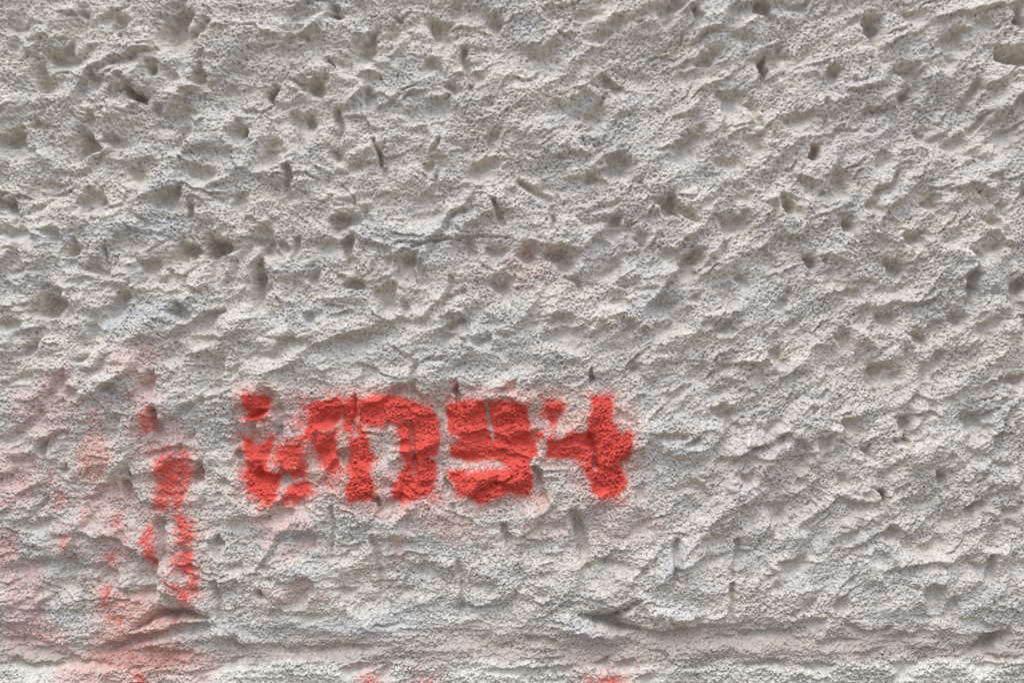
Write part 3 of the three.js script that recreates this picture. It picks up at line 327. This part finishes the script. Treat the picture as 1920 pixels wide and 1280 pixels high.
for (let j = 0, k = 0; j < NY; j++) for (let i = 0; i < NX; i++, k++) {
  const x = xs[i], y = ys[j], wx = WX[k], wy = WY[k], cell = Math.max(gapX[i], gapY[j]), fg = 1 - ss(2.6, 5, cell), fm = 1 - ss(7, 13, cell), fs = 1 - ss(11, 20, cell), ff = 1 - ss(24, 40, cell);
  // broad form: level beds at the left and below, leaning up to the right elsewhere
  const lean = ss(850, 1250, x - (y - 640) * 0.3) * (1 - ss(1080, 1200, y));
  let h = 14 * ns(x / 420 + 5, y / 260 + 9) + 10 * ns(x / 190, y / 130 + 7);
  
  const nl = ns(x / 78 + 3, y / 40) , nr = ns((x * 0.81 - y * 0.59) / 84, (x * 0.59 + y * 0.81) / 38 + 50);
  h += ff * 7.5 * mix(nl, nr, lean);
  const ml = ns(x / 33 + 70, y / 20 + 9), mr = ns((x * 0.81 - y * 0.59) / 36 + 11, (x * 0.59 + y * 0.81) / 19 + 5);
  const m2 = mix(ml, mr, lean); h += fm * (2.2 * (0.55 - Math.abs(m2) * 1.5) + 2.2 * m2);
  const flat = Math.max(ss(1120, 1190, y), (1 - ss(380, 900, x)) * ss(380, 460, y) * 0.55 + 0.12), lam = ns(x / 150 + 5, y / 9.5 + 0.6 * ns(x / 90, y / 60)) + 0.6 * ns(x / 70 + 3, y / 5.2); h += 1.7 * lam * flat * fg;
  // chipped scales: short undercut edges between the pick marks
  const sc = (lean < 1 ? (1 - lean) * scales(x, y, x, y) : 0) + (lean > 0 ? lean * scales(x * 0.81 - y * 0.59, x * 0.59 + y * 0.81, x, y) : 0);
  h += 19 * ff * facets(x, y, lean) * (1 - 0.8 * ss(1100, 1180, y)) * (1 - 0.35 * Math.min(1, SMO[k]));
  h += fs * sc * (1 - 0.5 * flat) * (1 - 0.75 * Math.min(1, SMO[k]));
  // the recessed soft band and the bed below it
  const yb = yBand(wx), yd = yBed(wx), band = ss(-22, 16, wy - yb) * (1 - ss(-8, 8, wy - yd)), bed = ss(-8, 8, wy - yd);
  if (y < 2200) h += -3.5 * band + 3 * bed * (1 - ss(60, 400, wy - yd));
  BED[k] = y > 1320 ? 0 : wy > yd ? 2 : wy > yb + 4 ? 1 : 0;
  // grain
  const q = ss(250, 950, x), ax = x * cA + y * sA, ay = -x * sA + y * cA, bx = x * cB + y * sB, by = -x * sB + y * cB;
  const g1 = mix(ns(ax / 13.5, ay / 8.6), ns(bx / 10.8 + 7, by / 9 + 3), q), g2 = mix(ns(ax / 6.6 + 4, ay / 4.4), ns(bx / 5.4 + 9, by / 4.5 + 1), q), g3 = ns(x / 4, y / 3.8 + 6);
  let gr = 0.5 * g1 + 1.25 * (0.42 - Math.abs(g2) * 1.35) + 0.8 * g2 + 1.05 * g3;
  const crack = ss(0.0, 0.34, 0.17 - Math.abs(ns(x / 9.5 + 0.7 * g2 + 200, y / 7.2 + 0.7 * g1))) + 0.9 * ss(0.22, 0.6, ns(x / 5.8 + 120, y / 5 + 4)); gr -= 1.15 * crack;
  GR[k] = gr;
  const sm = Math.min(1, SMO[k]), rough = (1 - 0.72 * sm) * (1 - 0.15 * band) * (1 + 0.35 * bed) * (0.78 + 0.5 * ss(-0.5, 0.5, ns(x / 120 + 44, y / 80)));
  h += fg * 2.15 * gr * rough * (1 + 0.25 * ss(0.5, 0.9, PAI[k]));
  h += BUL[k] - Math.sqrt(DEP[k]);
  H[k] = h;
  // colour of the stone
  const n1 = ns(x / 260 + 12, y / 120 + 3), n2 = ns(x / 90 + 2, y / 26 + 40), n3 = ns(x / 26, y / 17 + 8), n4 = ns(x / 6.5 + 50, y / 6.5), n5 = ns(x / 3.6 + 9, y / 3.6 + 20);
  let r = 0.516, g = 0.4585, b = 0.391;
  const warm = 0.25 + 0.75 * n2 + 0.6 * n1 + 0.5 * n3; r *= 1 + 0.02 * warm; b *= 1 - 0.045 * warm;
  const lum = 1 + 0.07 * n1 + 0.06 * n2 + 0.07 * fm * n3 + fg * (0.18 * n4 + 0.26 * n5) * (1 - 0.5 * sm); r *= lum; g *= lum; b *= lum;
  const speck = ss(0.42, 0.62, ns(x / 4.8 + 300, y / 4.2)) * (1 - 0.6 * sm) * fg; r *= 1 - 0.58 * speck; g *= 1 - 0.6 * speck; b *= 1 - 0.6 * speck;
  if (y < 2200) {
    const bt = band * Math.max(0, 0.85 + 0.3 * n3 + 0.25 * n2); r = mix(r, 0.40 * lum, bt); g = mix(g, 0.335 * lum, bt); b = mix(b, 0.272 * lum, bt);
    const dt = bed * 0.85 * (1 - ss(40, 300, wy - yd)); r = mix(r, 0.58 * lum, dt); g = mix(g, 0.525 * lum, dt); b = mix(b, 0.44 * lum, dt);
  }
  CR[k] = r; CG[k] = g; CB[k] = b;
}
for (const [cx, cy, rx, ry, a, col, st] of STAINS) {
  const [c, s] = rot(a), e = Math.max(rx, ry) * 1.3 + 12;
  each(cx - e, cy - e, cx + e, cy + e, k => {
    const x = xs[k % NX], y = ys[(k / NX) | 0], dx = WX[k] - cx, dy = WY[k] - cy, u = (dx * c + dy * s) / rx, v = (-dx * s + dy * c) / ry, q = u * u + v * v; if (q > 1.7) return;
    const mottle = ns(x / 24 + cx, y / 9) * 0.5 + ns(x / 7 + cy, y / 5) * 0.45, m = st * 0.8 * ss(0.1, 0.9, 1 - q * 0.75 + mottle), l = (CR[k] + CG[k] + CB[k]) / 1.302;
    CR[k] = mix(CR[k], col[0] * l, m); CG[k] = mix(CG[k], col[1] * l, m); CB[k] = mix(CB[k], col[2] * l, m);
  });
}
// paint lies on the grains that faced the can; thin coats leave the hollows bare
each(-40, -40, 1960, 1320, k => {
  const p = PAI[k] * (1 - 0.5 * BAR[k]), s = SPR[k]; if (p < 0.02 && s < 0.02) return;
  const x = xs[k % NX], y = ys[(k / NX) | 0], gr = GR[k], blot = ns(x / 19 + 5, y / 15), fine = ns(x / 5 + 77, y / 4.4);
  let cover = 0.97 * ss(0.12, 0.78, p * (0.97 + 0.16 * blot) + (0.24 - 0.15 * p) * gr + 0.12 * fine * (1.3 - p) + 0.08);
  const dust = Math.min(0.6, Math.max(s * 0.8, p * 0.55) * (0.66 + 0.2 * blot + 0.24 * gr + 0.5 * fine)); if (dust > cover) cover = Math.max(0, dust);
  const t = 1 + 0.10 * ns(x / 11, y / 9 + 30) + 0.12 * fine, R = 0.6 * t, G = 0.055 * t, B = 0.034 * t;
  CR[k] = mix(CR[k], R, cover); CG[k] = mix(CG[k], G, cover); CB[k] = mix(CB[k], B, cover);
});
{ let m = 0, c = 0; each(0, 0, 1920, 1280, k => { m += H[k]; c++; }); m /= c; for (let k = 0; k < N; k++) H[k] -= m; }
console.log('relief done');

// ---------------------------------------------------------------- meshes
const pos = new Float32Array(N * 3), nor = new Float32Array(N * 3), col = new Float32Array(N * 3), uvs = new Float32Array(N * 2);
for (let j = 0, k = 0; j < NY; j++) for (let i = 0; i < NX; i++, k++) {
  pos[3 * k] = (xs[i] - 960) * S; pos[3 * k + 1] = EYE + (640 - ys[j]) * S; pos[3 * k + 2] = H[k] * S;
  col[3 * k] = CR[k]; col[3 * k + 1] = CG[k]; col[3 * k + 2] = CB[k];
  uvs[2 * k] = pos[3 * k] / 0.26; uvs[2 * k + 1] = pos[3 * k + 1] / 0.26;
}
for (let j = 0, k = 0; j < NY; j++) for (let i = 0; i < NX; i++, k++) {
  const a = 3 * (i > 0 ? k - 1 : k), b = 3 * (i < NX - 1 ? k + 1 : k), c = 3 * (j < NY - 1 ? k + NX : k), d = 3 * (j > 0 ? k - NX : k);
  const ux = pos[b] - pos[a], uy = pos[b + 1] - pos[a + 1], uz = pos[b + 2] - pos[a + 2], vx = pos[d] - pos[c], vy = pos[d + 1] - pos[c + 1], vz = pos[d + 2] - pos[c + 2];
  const x = uy * vz - uz * vy, y = uz * vx - ux * vz, z = ux * vy - uy * vx, l = 1 / Math.sqrt(x * x + y * y + z * z);
  nor[3 * k] = x * l; nor[3 * k + 1] = y * l; nor[3 * k + 2] = z * l;
}
// fine sand grain, repeating every 26 cm and below the size of the modelled relief
const GS = 512, gb = new Uint8Array(GS * GS * 4);
{ const r = rng(5), a = new Float32Array(GS * GS), t = new Float32Array(GS * GS);
  for (let i = 0; i < a.length; i++) a[i] = r();
  const blur = n => { for (let q = 0; q < n; q++) { for (let y = 0; y < GS; y++) for (let x = 0; x < GS; x++) { const w = (x + GS - 1) % GS, e = (x + 1) % GS, u = (y + GS - 1) % GS, d = (y + 1) % GS; t[y * GS + x] = (4 * a[y * GS + x] + 2 * (a[y * GS + w] + a[y * GS + e] + a[u * GS + x] + a[d * GS + x]) + a[u * GS + w] + a[u * GS + e] + a[d * GS + w] + a[d * GS + e]) / 16; } a.set(t); } };
  blur(2); let m = 0, s = 0; for (const v of a) m += v; m /= a.length; for (const v of a) s += (v - m) ** 2; s = Math.sqrt(s / a.length);
  for (let i = 0; i < a.length; i++) { const v = Math.max(0, Math.min(255, 128 + 55 * (a[i] - m) / s)); gb.set([v, v, v, 255], i * 4); } }
const grainTex = new THREE.DataTexture(gb, GS, GS); grainTex.wrapS = grainTex.wrapT = THREE.RepeatWrapping; grainTex.magFilter = THREE.LinearFilter; grainTex.minFilter = THREE.LinearMipmapLinearFilter; grainTex.generateMipmaps = true; grainTex.needsUpdate = true;
const stone = new THREE.MeshStandardMaterial({ name: 'painted sandstone', vertexColors: true, roughness: 0.95, metalness: 0, bumpMap: grainTex, bumpScale: 0.0009 });

const coarse = grainTex.clone(); coarse.repeat.set(0.45, 0.45); coarse.needsUpdate = true;
const tone = new Uint8Array(gb.length); for (let i = 0; i < gb.length; i += 4) { const v = 200 + (gb[i] - 128) * 0.34; tone.set([v, v, v, 255], i); }
const toneTex = new THREE.DataTexture(tone, GS, GS); toneTex.wrapS = toneTex.wrapT = THREE.RepeatWrapping; toneTex.magFilter = THREE.LinearFilter; toneTex.repeat.set(0.45, 0.45); toneTex.colorSpace = THREE.SRGBColorSpace; toneTex.needsUpdate = true;
const stoneAround = new THREE.MeshStandardMaterial({ name: 'sandstone around', vertexColors: true, roughness: 0.95, metalness: 0, bumpMap: coarse, bumpScale: 0.0013, map: toneTex, color: new THREE.Color(1.62, 1.62, 1.62) });
const wall = new THREE.Group(); wall.name = 'sandstone_rock_face'; scene.add(wall);
wall.userData = { label: 'rough pale sandstone rock face covered in pick marks with red stencilled paint', category: 'rock face' };

// triangles go to the part that owns them; vertices on the seams are shared in place and normal
const cells = (NX - 1) * (NY - 1), partOf = new Uint8Array(cells), key = new Map();
for (let j = 0, c = 0; j < NY - 1; j++) for (let i = 0; i < NX - 1; i++, c++) {
  const k = j * NX + i; partOf[c] = OWN[k] || (Math.max(gapX[i], gapY[j]) > 3.2 ? 210 : 200 + BED[k]);
}
const PARTS = new Map();
for (let c = 0; c < cells; c++) PARTS.set(partOf[c], (PARTS.get(partOf[c]) || 0) + 1);
const LABELS = {
  1: ['painted_letter', 'dotted red stencil character open at the top'], 2: ['painted_letter', 'broken red stencil character with a faint diagonal left stroke'], 3: ['painted_letter', 'red stencil character shaped like an arch'],
  4: ['painted_letter', 'solid red stencil character like a nine with a bare slot'], 5: ['painted_letter', 'red stencil character like a four with a crossbar'],
  200: ['tooled_face', 'pale grey tooled stone face'], 201: ['soft_band', 'pinkish brown recessed band of smoother stone'], 202: ['lower_bed', 'cream coarse grained lower bed'], 210: ['surrounding_face', 'plain tooled stone around the painted area'],
};
for (const [id, n] of [...PARTS].sort((a, b) => b[0] - a[0])) {
  const remap = new Int32Array(N).fill(-1), list = [], idx = new Uint32Array(n * 6); let q = 0;
  const use = k => { if (remap[k] < 0) { remap[k] = list.length; list.push(k); } return remap[k]; };
  for (let j = 0, c = 0; j < NY - 1; j++) for (let i = 0; i < NX - 1; i++, c++) {
    if (partOf[c] !== id) continue;
    const a = j * NX + i, b = a + 1, d = a + NX, e = d + 1;
    if ((i + j) & 1) { idx[q++] = use(a); idx[q++] = use(d); idx[q++] = use(e); idx[q++] = use(a); idx[q++] = use(e); idx[q++] = use(b); }
    else { idx[q++] = use(a); idx[q++] = use(d); idx[q++] = use(b); idx[q++] = use(b); idx[q++] = use(d); idx[q++] = use(e); }
  }
  const m = list.length, p = new Float32Array(m * 3), no = new Float32Array(m * 3), co = new Float32Array(m * 3), uv = new Float32Array(m * 2);
  list.forEach((k, i) => { for (let c = 0; c < 3; c++) { p[3 * i + c] = pos[3 * k + c]; no[3 * i + c] = nor[3 * k + c]; co[3 * i + c] = col[3 * k + c]; } uv[2 * i] = uvs[2 * k]; uv[2 * i + 1] = uvs[2 * k + 1]; });
  const geo = new THREE.BufferGeometry();
  geo.setAttribute('position', new THREE.BufferAttribute(p, 3)); geo.setAttribute('normal', new THREE.BufferAttribute(no, 3)); geo.setAttribute('color', new THREE.BufferAttribute(co, 3)); geo.setAttribute('uv', new THREE.BufferAttribute(uv, 2));
  geo.setIndex(new THREE.BufferAttribute(idx, 1));
  const mesh = new THREE.Mesh(geo, id === 210 ? stoneAround : stone), [name, label] = LABELS[id] || ['paint_patch', null];
  mesh.name = name; if (label) mesh.userData.label = label; mesh.castShadow = mesh.receiveShadow = true; wall.add(mesh);
}
{ // the body of the wall behind the tooled face
  const x0 = (xs[0] - 960) * S, x1 = (xs[NX - 1] - 960) * S, y1 = EYE + (640 - ys[0]) * S;
  const body = new THREE.Mesh(new THREE.BoxGeometry(x1 - x0 - 0.01, y1 + 0.02, 0.5), new THREE.MeshStandardMaterial({ color: new THREE.Color(0.46, 0.42, 0.37), roughness: 0.95, bumpMap: grainTex, bumpScale: 0.0008 }));
  body.name = 'wall_core'; body.position.set((x0 + x1) / 2, (y1 + 0.02) / 2 - 0.025, -0.25 - 0.055); body.castShadow = body.receiveShadow = true; wall.add(body);
}
{ // pale trodden earth in front of the wall
  const g = new THREE.PlaneGeometry(120, 120, 160, 160); g.rotateX(-Math.PI / 2);
  const p = g.attributes.position, c = new Float32Array(p.count * 3);
  for (let i = 0; i < p.count; i++) { const x = p.getX(i), z = p.getZ(i), n = ns(x * 0.7, z * 0.7), m = ns(x * 0.21 + 9, z * 0.21); p.setY(i, 0.012 * n - 0.012); const l = 1 + 0.14 * n + 0.1 * m; c.set([0.25 * l, 0.215 * l, 0.175 * l], i * 3); }
  g.setAttribute('color', new THREE.BufferAttribute(c, 3)); g.computeVertexNormals();
  const t = grainTex.clone(); t.repeat.set(300, 300); t.needsUpdate = true;
  const ground = new THREE.Mesh(g, new THREE.MeshStandardMaterial({ vertexColors: true, roughness: 1, bumpMap: t, bumpScale: 0.004 }));
  ground.name = 'ground'; ground.userData = { kind: 'structure', label: 'bare trodden earth in front of the wall', category: 'ground' }; ground.receiveShadow = true; scene.add(ground);
}
renderer.render(scene, camera);
